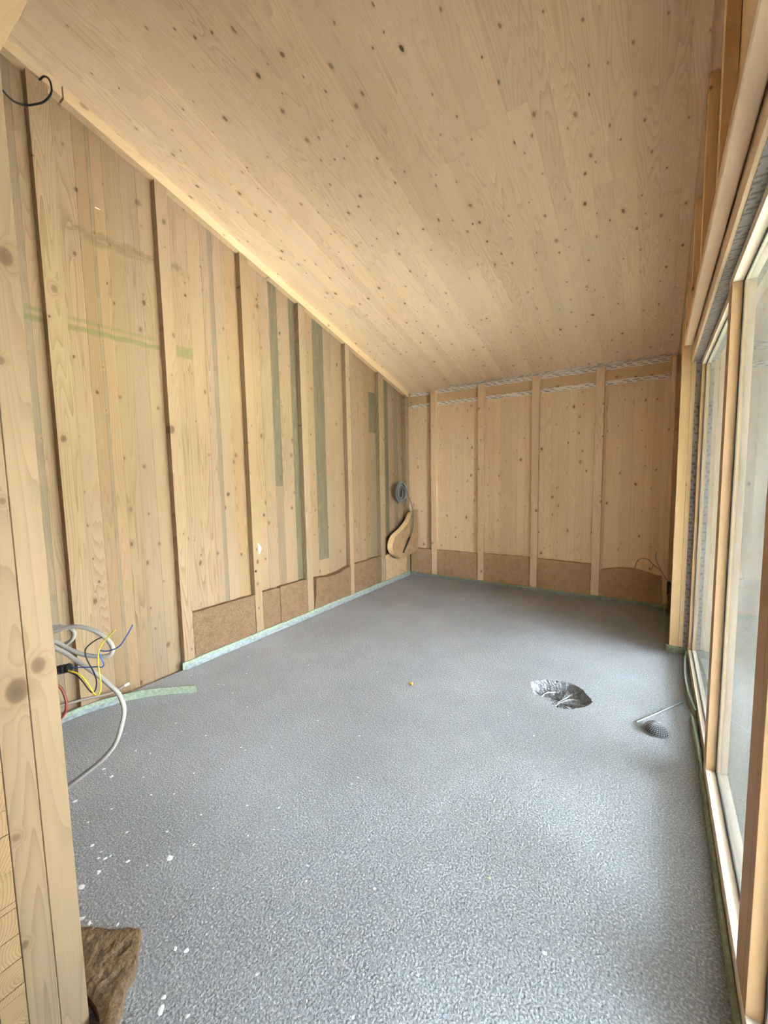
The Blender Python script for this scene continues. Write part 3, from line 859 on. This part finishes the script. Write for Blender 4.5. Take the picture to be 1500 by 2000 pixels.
# ---- edge strips of green foam
def strip(name, path, h, th, mat, label, cat='foam strip', foil=None, hfun=None, wav=0.0, parent=None, z0=0.0):
    P = catmull([(a, b, 0) for a, b in path], 8)
    bm = bmesh.new()
    n = len(P)
    ring = []
    for i, p in enumerate(P):
        t = (P[min(i + 1, n - 1)] - P[max(i - 1, 0)]).normalized()
        nr = Vector((-t.y, t.x, 0)) * (th / 2)
        hh = (h if hfun is None else hfun(i / (n - 1))) + wav * noise.noise(p * 9)
        ring.append([bm.verts.new(p + nr + Vector((0, 0, z0))), bm.verts.new(p - nr + Vector((0, 0, z0))), bm.verts.new(p - nr + Vector((0, 0, z0 + hh))), bm.verts.new(p + nr + Vector((0, 0, z0 + hh)))])
    for i in range(n - 1):
        for k in range(4):
            bm.faces.new((ring[i][k], ring[i][(k + 1) % 4], ring[i + 1][(k + 1) % 4], ring[i + 1][k]))
    bm.faces.new(ring[0]); bm.faces.new(ring[-1][::-1])
    o = finish(bm, name, mat, parent)
    if label: tag(o, label, cat)
    return o
s1 = strip('foam_strip', [(-3.0515, 1.70 + .3 * i) for i in range(12)] + [(-3.0515, 5.285)], .058, .011, FOAM, 'long green foam edge strip along the foot of the left wall', wav=.006)
def foil(path_in, dx, dy, parent, zt=.036, wav=.01):
    bm = bmesh.new(); rows = []
    P = catmull([(a, b, 0) for a, b in path_in], 10)
    for p in P:
        w = wav * noise.noise(p * 7)
        rows.append([bm.verts.new((p.x, p.y, zt + w)), bm.verts.new((p.x + dx * .35, p.y + dy * .35, .018 + w * .5)), bm.verts.new((p.x + dx * (1 + 10 * w), p.y + dy * (1 + 10 * w), .0025))])
    for i in range(len(rows) - 1):
        for k in range(2): bm.faces.new((rows[i][k], rows[i][k + 1], rows[i + 1][k + 1], rows[i + 1][k]))
    o = finish(bm, 'foil_flap', FOIL, parent)
    m = o.modifiers.new('thickness', 'SOLIDIFY'); m.thickness = .001
    o['label'] = 'pale grey foil flap'
    return o
foil([(-3.0455, 1.72 + .25 * i) for i in range(15)], .020, 0, s1)
s2 = strip('foam_strip', [(-3.044 + .3 * i, 5.291) for i in range(11)] + [(.105, 5.291)], .045, .011, FOAM, 'green foam edge strip along the foot of the back wall', wav=.008)
foil([(-3.03 + .3 * i, 5.285) for i in range(11)], 0, -.014, s2, .026)
strip('foam_strip', [(.113, 5.28), (.112, 4.9), (.113, 4.5), (.112, 4.2), (.110, 4.07), (.118, 4.025), (.15, 4.012), (.20, 4.014), (.238, 4.012)], .06, .010, FOAM, 'green foam strip that curls around the foot of the jamb post', wav=.006)
strip('foam_strip', [(.238, 3.96), (.222, 3.75), (.212, 3.5), (.216, 3.25), (.230, 3.08), (.240, 2.99)], .055, .010, FOAM, 'bowed green foam strip in front of the far window', wav=.006)
strip('foam_strip', [(.2185, 2.94), (.224, 2.75), (.228, 2.60), (.2275, 2.4), (.2275, 2.0), (.2265, 1.7), (.2275, 1.3), (.2275, .9), (.2275, .40)], .05, .010, FOAM, 'long green foam strip in front of the nearer windows', wav=.008)
lp = [(-3.03, .80), (-3.042, .93), (-3.035, 1.05), (-2.985, 1.20), (-2.90, 1.345), (-2.79, 1.455), (-2.655, 1.565)]
s6 = strip('foam_strip', lp, .05, .012, FOAM, 'loose green foam strip lying curved on the floor behind the hanging cables', wav=.004)
foil(lp[:4], .02, -.004, s6, .03)

# ---- cables hanging behind the doorway jamb
cA = tube('grey_cable', GREYC, [(-1.428, 0.415, 1.068), (-1.414, 0.425, 1.075), (-1.391, 0.441, 1.082), (-1.37, 0.455, 1.086), (-1.345, 0.472, 1.083), (-1.319, 0.488, 1.072), (-1.295, 0.502, 1.055), (-1.28, 0.51, 1.037), (-1.274, 0.512, 1.02), (-1.279, 0.507, 1.005), (-1.295, 0.495, 1.0), (-1.321, 0.479, 1.002), (-1.35, 0.46, 1.009), (-1.385, 0.439, 1.027), (-1.408, 0.425, 1.043), (-1.428, 0.395, 1.053), (-1.43, .370, 1.055)], .0062, None, 10)
tag(cA, 'looped grey cable hanging behind the jamb, upper wide loop', 'cable')
cB = tube('grey_cable', GREYC, [(-1.39, .370, 1.066), (-1.378, 0.398, 1.056), (-1.36, 0.409, 1.041), (-1.337, 0.423, 1.026), (-1.312, 0.437, 1.006), (-1.287, 0.452, 0.986), (-1.262, 0.466, 0.966), (-1.236, 0.48, 0.941), (-1.215, 0.492, 0.917), (-1.203, 0.497, 0.89), (-1.199, 0.497, 0.866), (-1.203, 0.49, 0.828), (-1.214, 0.478, 0.783), (-1.235, 0.46, 0.747), (-1.258, 0.442, 0.721), (-1.289, 0.418, 0.692), (-1.316, 0.397, 0.666), (-1.344, 0.379, 0.640), (-1.40, .377, .56), (-1.45, .378, .40)], .0060, None, 10)
tag(cB, 'grey cable that sweeps down in a big bow to the jamb', 'cable')
cC = tube('grey_cable', GREYC, [(-1.50, .37, 1.070), (-1.478, 0.42, 1.071), (-1.458, 0.444, 1.072), (-1.438, 0.456, 1.072), (-1.421, 0.467, 1.064), (-1.413, 0.471, 1.052), (-1.418, 0.466, 1.035), (-1.43, 0.457, 1.024), (-1.447, 0.444, 1.015), (-1.47, 0.41, 1.006), (-1.48, .37, 1.0)], .0058, None, 10)
tag(cC, 'grey cable in a small tight loop inside the wide cable loop', 'cable')
# conduit with the wires that leave it
ca, cb = Vector((-1.395, .365, .974)), Vector((-1.315, .422, .993))
n = 34
pts = [ca.lerp(cb, i / n) for i in range(n + 1)]
bm = bmesh.new()
bm_tube(bm, pts, .0125, 14, False, True, lambda i, n: .0125 if i % 4 < 2 else .0108)
o = finish(bm, 'conduit', BLACK)
tag(o, 'short black corrugated conduit behind the jamb with blue, yellow and black wires curling out', 'conduit')
wb = tube('blue_wire', BLUEW, [(-1.312, 0.4225, 0.994), (-1.29, 0.432, 0.995), (-1.268, 0.447, 0.995), (-1.246, 0.462, 0.996), (-1.238, 0.467, 0.994), (-1.233, 0.471, 1.002), (-1.238, 0.469, 1.016), (-1.244, 0.467, 1.031), (-1.243, 0.468, 1.039), (-1.229, 0.477, 1.038), (-1.215, 0.487, 1.041), (-1.199, 0.499, 1.051), (-1.188, 0.508, 1.07), (-1.179, 0.516, 1.089), (-1.171, 0.523, 1.108)], .0017, None, 6)
wb.parent = o; wb['label'] = 'blue wire'
wy = tube('yellow_wire', YELW, [(-1.312, .417, .990), (-1.288, 0.41, 0.995), (-1.272, 0.42, 0.99), (-1.258, 0.428, 0.979), (-1.245, 0.434, 0.962), (-1.235, 0.439, 0.943), (-1.227, 0.443, 0.93), (-1.22, 0.448, 0.931), (-1.216, 0.452, 0.945), (-1.217, 0.454, 0.969), (-1.221, 0.454, 0.992), (-1.224, 0.455, 1.02), (-1.224, 0.458, 1.044), (-1.217, 0.464, 1.065), (-1.206, 0.473, 1.081), (-1.188, 0.487, 1.103)], .0017, None, 6)
wy.parent = o; wy['label'] = 'yellow wire'
wk = tube('black_wire', BLACK, [(-1.312, .420, .988), (-1.299, 0.413, 0.988), (-1.281, 0.424, 0.978), (-1.267, 0.432, 0.96), (-1.254, 0.438, 0.941), (-1.246, 0.443, 0.932), (-1.239, 0.448, 0.938), (-1.237, 0.452, 0.959), (-1.243, 0.45, 0.985), (-1.255, 0.445, 1.009), (-1.262, 0.442, 1.026), (-1.265, 0.442, 1.043), (-1.26, 0.446, 1.055), (-1.245, 0.458, 1.07), (-1.229, 0.47, 1.079)], .0017, None, 6)
wk.parent = o; wk['label'] = 'black wire'
wr = tube('red_cable', REDW, [(-1.345, .370, .985), (-1.32, 0.385, 0.968), (-1.315, 0.390, 0.958), (-1.308, 0.397, 0.944), (-1.299, 0.4, 0.923), (-1.296, 0.401, 0.906), (-1.297, 0.398, 0.888), (-1.303, 0.392, 0.872), (-1.313, 0.378, 0.857)], .0033, None, 8)
tag(wr, 'reddish brown cable bowed out from the jamb below the conduit', 'cable')
sh = tube('taupe_cable', BROWNC, [(-3.03, 0.70, 0.114), (-3.03, 0.886, 0.114), (-3.03, 0.95, 0.106), (-3.03, 1.006, 0.098), (-3.025, 1.065, 0.089), (-3.02, 1.126, 0.077), (-3.02, 1.179, 0.068), (-3.02, 1.223, 0.072), (-3.02, 1.269, 0.08)], .0085, None, 10)
tag(sh, 'taupe cable at the foot of the left wall with a stripped white end', 'cable')
we = tube('stripped_end', WHITE, [(-3.02, 1.268, .080), (-3.018, 1.283, .083), (-3.017, 1.296, .086)], .0088, sh, 8)
we['label'] = 'white stripped core'
tc = tube('black_cable', BLACK, [(-3.11, 1.09, 3.8135), (-3.06, 1.09, 3.8135), (-3.00, 1.092, 3.802), (-2.955, 1.099, 3.765), (-2.94, 1.1, 3.709), (-2.94, 1.087, 3.665), (-2.95, 1.059, 3.621), (-2.95, 1.017, 3.58), (-2.95, 0.975, 3.548), (-2.95, 0.93, 3.533), (-2.95, 0.899, 3.542), (-2.95, 0.87, 3.559), (-3.0, 0.80, 3.60), (-3.09, .72, 3.66)], .0054, None, 8)
tag(tc, 'black cable bowing out of the gap under the top trim', 'cable')

# ---- cable coil in the far corner
pts = []
for i in range(8 * 28 + 1):
    a = 2 * math.pi * i / 28
    k = i / 28
    rr = .082 + .070 * (.5 + .5 * math.sin(k * 2.3 + 1.2))
    pts.append(Vector((-3.045 + .008 * k - .004, 4.985 + rr * math.sin(a) + .012 * math.sin(k * 3.1), 1.245 + rr * .98 * math.cos(a) + .010 * math.cos(k * 2.2))))
tail = catmull([tuple(pts[-1]), (-3.0, 5.06, 1.345), (-3.0, 5.11, 1.28), (-2.99, 5.155, 1.18), (-2.95, 5.165, 1.06), (-2.91, 5.14, .95), (-2.885, 5.10, .80), (-2.885, 5.07, .70), (-2.895, 5.03, .62), (-2.91, 4.97, .53)], 6)
bm = bmesh.new()
bm_tube(bm, pts + tail[1:], .0085, 6)
coil = finish(bm, 'cable_coil', DGREYC, None, True)
tag(coil, 'grey cable coil hung on the left wall in the far corner', 'cable')
o = tube('conduit_sleeve', BLACK, [(-2.898, 5.02, .615), (-2.915, 4.95, .51), (-2.935, 4.88, .405)], .0135, None, 10, 4)
o.parent = coil; o['label'] = 'black conduit sleeve'

# ---- wires at the right end of the back wall
cn = tube('conduit', BLACK, [(.135, 5.14, .335), (.136, 5.14, .27), (.137, 5.14, .20)], .014, None, 10, 3)
tag(cn, 'dark conduit with thin arching wires at the right end of the back wall', 'conduit')
for w, r in (([(-0.17, 5.17, 0.425), (-0.165, 5.15, 0.48), (-0.145, 5.15, 0.53), (-0.103, 5.15, 0.556), (-0.05, 5.15, 0.545), (-0.01, 5.15, 0.50), (0.03, 5.15, 0.47), (0.07, 5.15, 0.43), (0.105, 5.15, 0.37), (.134, 5.145, .325)], .0042),
             ([(0.016, 5.15, 0.637), (0.014, 5.15, 0.585), (0.022, 5.15, 0.535), (0.05, 5.145, 0.476), (0.088, 5.14, .40), (.134, 5.14, .325)], .0042),
             ([(-0.02, 5.148, 0.435), (-0.012, 5.148, 0.47), (-0.006, 5.148, 0.497), (.0, 5.149, .503)], .0035)):
    tube('thin_wire', GREYC, w, r, cn, 6)

# ---- sticker, screw hole, staple
bm = bmesh.new()
vs = [bm.verts.new(p) for p in ((-3.0585, 2.487, .893), (-3.0585, 2.509, .872), (-3.052, 2.524, .838), (-3.055, 2.516, .815), (-3.0585, 2.497, .785), (-3.0585, 2.490, .83))]
bm.faces.new(vs)
o = finish(bm, 'torn_sticker', WHITE)
m = o.modifiers.new('thickness', 'SOLIDIFY'); m.thickness = .0008
tag(o, 'torn white paper sticker on the edge of a stud', 'sticker')
bm = bmesh.new()
bmesh.ops.create_cone(bm, cap_ends=True, segments=14, radius1=.013, radius2=.010, depth=.004)
bmesh.ops.rotate(bm, verts=bm.verts, matrix=Matrix.Rotation(math.pi / 2, 3, 'Y'))
bmesh.ops.translate(bm, verts=bm.verts, vec=(-3.0592, 2.452, .634))
o = finish(bm, 'screw_plug', BLACK, stud3)
o = box('staple', WHITE, XL + .0005, XL + .004, 1.355, 1.385, 3.268, 3.272); tag(o, 'small white staple high on the left wall boards', 'staple')

# ---- rod, mesh dome, plug
ra, rb = Vector((-.054, 2.757, .0065)), Vector((.182, 3.149, .0065))
bm = bmesh.new()
n = 120
bm_tube(bm, [ra.lerp(rb, i / n) for i in range(n + 1)], .006, 8, False, True, lambda i, n: .0050 if i % 2 else .0044)
o = finish(bm, 'threaded_rod', GALV, None, True)
tag(o, 'thin galvanised threaded rod lying on the floor near the window', 'rod')
bm = bmesh.new()
cx, cy, R, Hh = .046, 2.722, .067, .052
for k in range(30):
    a = 2 * math.pi * k / 30
    P = []
    for j in range(9):
        th = (j / 8) * math.pi * .47
        P.append(Vector((cx + R * math.cos(th) * math.cos(a + .35 * j / 8), cy + R * math.cos(th) * math.sin(a + .35 * j / 8), .0015 + Hh * math.sin(th))))
    bm_tube(bm, P, .0012, 4)
dome_w = finish(bm, 'mesh_dome', MESHW)
bm = bmesh.new()
for j in range(8):
    th = (j / 8) * math.pi * .46
    P = [Vector((cx + R * math.cos(th) * math.cos(2 * math.pi * k / 40), cy + R * math.cos(th) * math.sin(2 * math.pi * k / 40), .0015 + Hh * math.sin(th))) for k in range(40)]
    bm_tube(bm, P, .0012, 4, True)
hoops = finish(bm, 'hoop', MESHW, dome_w); hoops['kind'] = 'stuff'
bm = bmesh.new()
bmesh.ops.create_uvsphere(bm, u_segments=20, v_segments=10, radius=1)
bmesh.ops.delete(bm, geom=[v for v in bm.verts if v.co.z < -.01], context='VERTS')
bmesh.ops.transform(bm, verts=bm.verts, matrix=Matrix.Translation((cx, cy, .001)) @ Matrix.Diagonal((R * .86, R * .86, Hh * .8, 1)))
finish(bm, 'dark_core', simple('dark_mesh_core', (.05, .05, .052), .8), dome_w, True)
tag(dome_w, 'small domed wire-mesh strainer on the floor beside the rod', 'strainer')
bm = bmesh.new()
bm_tube(bm, [Vector((-1.432, 2.436, .009)), Vector((-1.424, 2.438, .0095)), Vector((-1.418, 2.440, .010)), Vector((-1.410, 2.441, .0105)), Vector((-1.405, 2.442, .0105))], .010, 12, False, True, lambda i, n: (.005, .009, .0095, .012, .0105)[i])
o = finish(bm, 'plug', ORANGE, None, True)
tag(o, 'tiny orange plug lying in the middle of the floor', 'plug')
for i, (w, lb) in enumerate(zip([[(-0.508, 2.766, -0.040), (-0.495, 2.817, -0.042), (-0.477, 2.857, -0.045), (-0.458, 2.895, -0.045), (-0.435, 2.913, -0.045), (-0.398, 2.921, -0.045)], [(-0.507, 2.843, -0.050), (-0.482, 2.884, -0.046), (-0.463, 2.922, -0.04), (-0.442, 2.953, -0.03)], [(-0.614, 2.848, -0.048), (-0.606, 2.892, -0.045), (-0.584, 2.93, -0.045), (-0.564, 2.948, -0.045), (-0.543, 2.963, -0.045)]],
                            ('white wire across the middle of the hollow in the floor', 'short straight white wire end in the floor hollow', 'pale curved wire at the left rim of the floor hollow'))):
    o = tube('white_wire', WHITEW, w, .0026, None, 6)
    tag(o, lb, 'wire')

# ---- plaster flecks, chips
fl = [(-2.226, 0.687, 9), (-2.03, 0.758, 5), (-1.889, 0.626, 7), (-1.836, 0.734, 6), (-1.827, 0.634, 5), (-1.803, 0.615, 5), (-1.779, 0.628, 7), (-1.773, 0.645, 6), (-1.689, 0.672, 7), (-1.737, 0.589, 10), (-1.726, 0.529, 12), (-1.561, 0.769, 13), (-1.606, 0.703, 4), (-1.537, 0.854, 6), (-1.597, 0.481, 8), (-1.557, 0.489, 8), (-1.471, 0.539, 6),
      (-1.235, 0.606, 6), (-1.2, 0.622, 8), (-1.144, 0.519, 7), (-1.121, 0.498, 10), (-1.045, 0.532, 6), (-2.307, 1.256, 5), (-2.363, 1.022, 6), (-2.351, 0.859, 8), (-2.256, 0.855, 9), (-2.163, 0.977, 4), (-1.872, 0.962, 5), (-1.518, 1.106, 6), (-1.314, 1.083, 4), (-1.829, 1.187, 4), (-1.078, 1.041, 5), (-1.739, 1.442, 4), (-0.943, 1.26, 4), (-0.55, 0.963, 4)]
for i, (x, y, r) in enumerate(fl):
    bm = bmesh.new()
    r *= .0012
    rs = random.Random(i)
    k = 9
    a0 = rs.uniform(0, 6)
    asp = rs.uniform(.5, .9)
    vs = []
    for j in range(k):
        rr = r * rs.uniform(.7, 1.2)
        px, py = rr * math.cos(2 * math.pi * j / k), rr * asp * math.sin(2 * math.pi * j / k)
        vs.append(bm.verts.new((x + px * math.cos(a0) - py * math.sin(a0), y + px * math.sin(a0) + py * math.cos(a0), .0004)))
    c = bm.verts.new((x, y, .0022))
    for j in range(k): bm.faces.new((vs[j], vs[(j + 1) % k], c))
    o = finish(bm, 'plaster_fleck', FLECK)
    own = {11: 'largest white plaster fleck on the floor, right of the jamb', 10: 'bright white fleck touching the jamb edge above the fibre board piece', 20: 'white fleck low in the foreground right of the fibre board piece',
           18: 'round white fleck beside a smaller one right of the fibre board piece', 25: 'white fleck below the hanging cable bow, lower of two', 24: 'white fleck below the hanging cable bow, upper of two', 33: 'lone tiny white fleck in the middle of the floor', 34: 'lone tiny white fleck in the front middle of the floor'}
    if i in own: tag(o, own[i], 'fleck')
    else: tag(o, 'small white plaster fleck on the grey floor near the doorway', 'fleck', 'white plaster flecks on the screed')
def chip(name, mat, x, y, s, label, cat):
    bm = bmesh.new()
    bmesh.ops.create_icosphere(bm, subdivisions=1, radius=s)
    for v in bm.verts: v.co = Vector((v.co.x * random.uniform(.7, 1.2), v.co.y * random.uniform(.5, .9), max(0, v.co.z * .45))) + Vector((x, y, .0004))
    o = finish(bm, name, mat); tag(o, label, cat)
chip('stone_chip', FLECK, -.244, 1.227, .010, 'single pale chip on the floor in the front, right of the middle', 'chip')
chip('leaf_scrap', simple('dull_green', (.33, .36, .24), .8), -.471, 1.368, .011, 'dull green scrap on the floor in the foreground', 'scrap')

# ================================================================ OUTSIDE
def meadow():
    t = NT('meadow')
    n = t.noise(t.pos(), 3.0, 4)
    c = t.mix(t.maprange(n, .3, .7), (.13, .15, .065), (.22, .23, .11))
    t.link(c, t.b.inputs['Base Color']); t.b.inputs['Roughness'].default_value = .95
    return t.mat
g = box('ground', meadow(), -60, 80, -60, 120, -.60, -.42); tag(g, kind='structure', label='meadow outside the windows')
terr = box('bounce_strip', simple('pale_bounce', (.70, .67, .62), .9, noise_amt=.25, nscale=60), 0.36, 7.0, -5, 11, -.42, -.14); tag(terr, kind='structure', label='pale strip added outside to bounce light indoors')  # unseen pale strip, added to bounce sunlight up to the ceiling
bm = bmesh.new()
bm_box(bm, .345, 3.9, 0.9, 7.2, 2.78, 2.92)  # unseen roof slab, shaped to cut high sky and keep sun out
ev = finish(bm, 'shade_slab', W_ceil); tag(ev, kind='structure', label='unseen flat roof slab added to shade the windows')

SKYBLOCK = simple('dark_sky_blocker', (.075, .09, .07), .95, noise_amt=.4, nscale=.15)  # dark rise added to block low sky from the left wall
bm = bmesh.new()
N = 40
lo, hi = [], []
for i in range(N + 1):
    a = math.radians(-30 + 150 * i / N)
    r = 95 + 8 * math.sin(i * .7)
    h = 26 + 4 * math.sin(i * .45) + 2 * math.sin(i * 1.7)
    lo.append(bm.verts.new((r * math.sin(a), r * math.cos(a), -.6)))
    hi.append(bm.verts.new(((r + 30) * math.sin(a), (r + 30) * math.cos(a), h)))
for i in range(N): bm.faces.new((lo[i], lo[i + 1], hi[i + 1], hi[i]))
o = finish(bm, 'sky_blocker', SKYBLOCK); tag(o, kind='structure', label='added dark rise blocking low sky')
NET = simple('grey_scaffold_net', (.30, .28, .25), .9, noise_amt=.25, nscale=7)
for x0, x1, lb in ((.40, 1.03, 'grey scaffold net outside, strip next to the house'), (1.17, 4.2, 'grey scaffold net outside, wide strip beyond the narrow gap')):
    bm = bmesh.new()
    cols = []
    n = max(4, int((x1 - x0) / .12))
    for i in range(n + 1):
        xx = x0 + (x1 - x0) * i / n
        cols.append([bm.verts.new((xx, 6.6 + .05 * math.sin(i * 1.9) + .02 * math.sin(j * 1.3 + i), -.13 + 2.85 * j / 8)) for j in range(9)])
    for i in range(n):
        for j in range(8): bm.faces.new((cols[i][j], cols[i + 1][j], cols[i + 1][j + 1], cols[i][j + 1]))
    o = finish(bm, 'scaffold_net', NET, None, True)
    m = o.modifiers.new('thickness', 'SOLIDIFY'); m.thickness = .004
    tag(o, lb, 'net')
o = box('scaffold_post', W_stZx, 1.10, 1.18, 7.0, 7.08, -.14, 2.78); tag(o, 'square timber post outside behind the gap in the grey net', 'post')
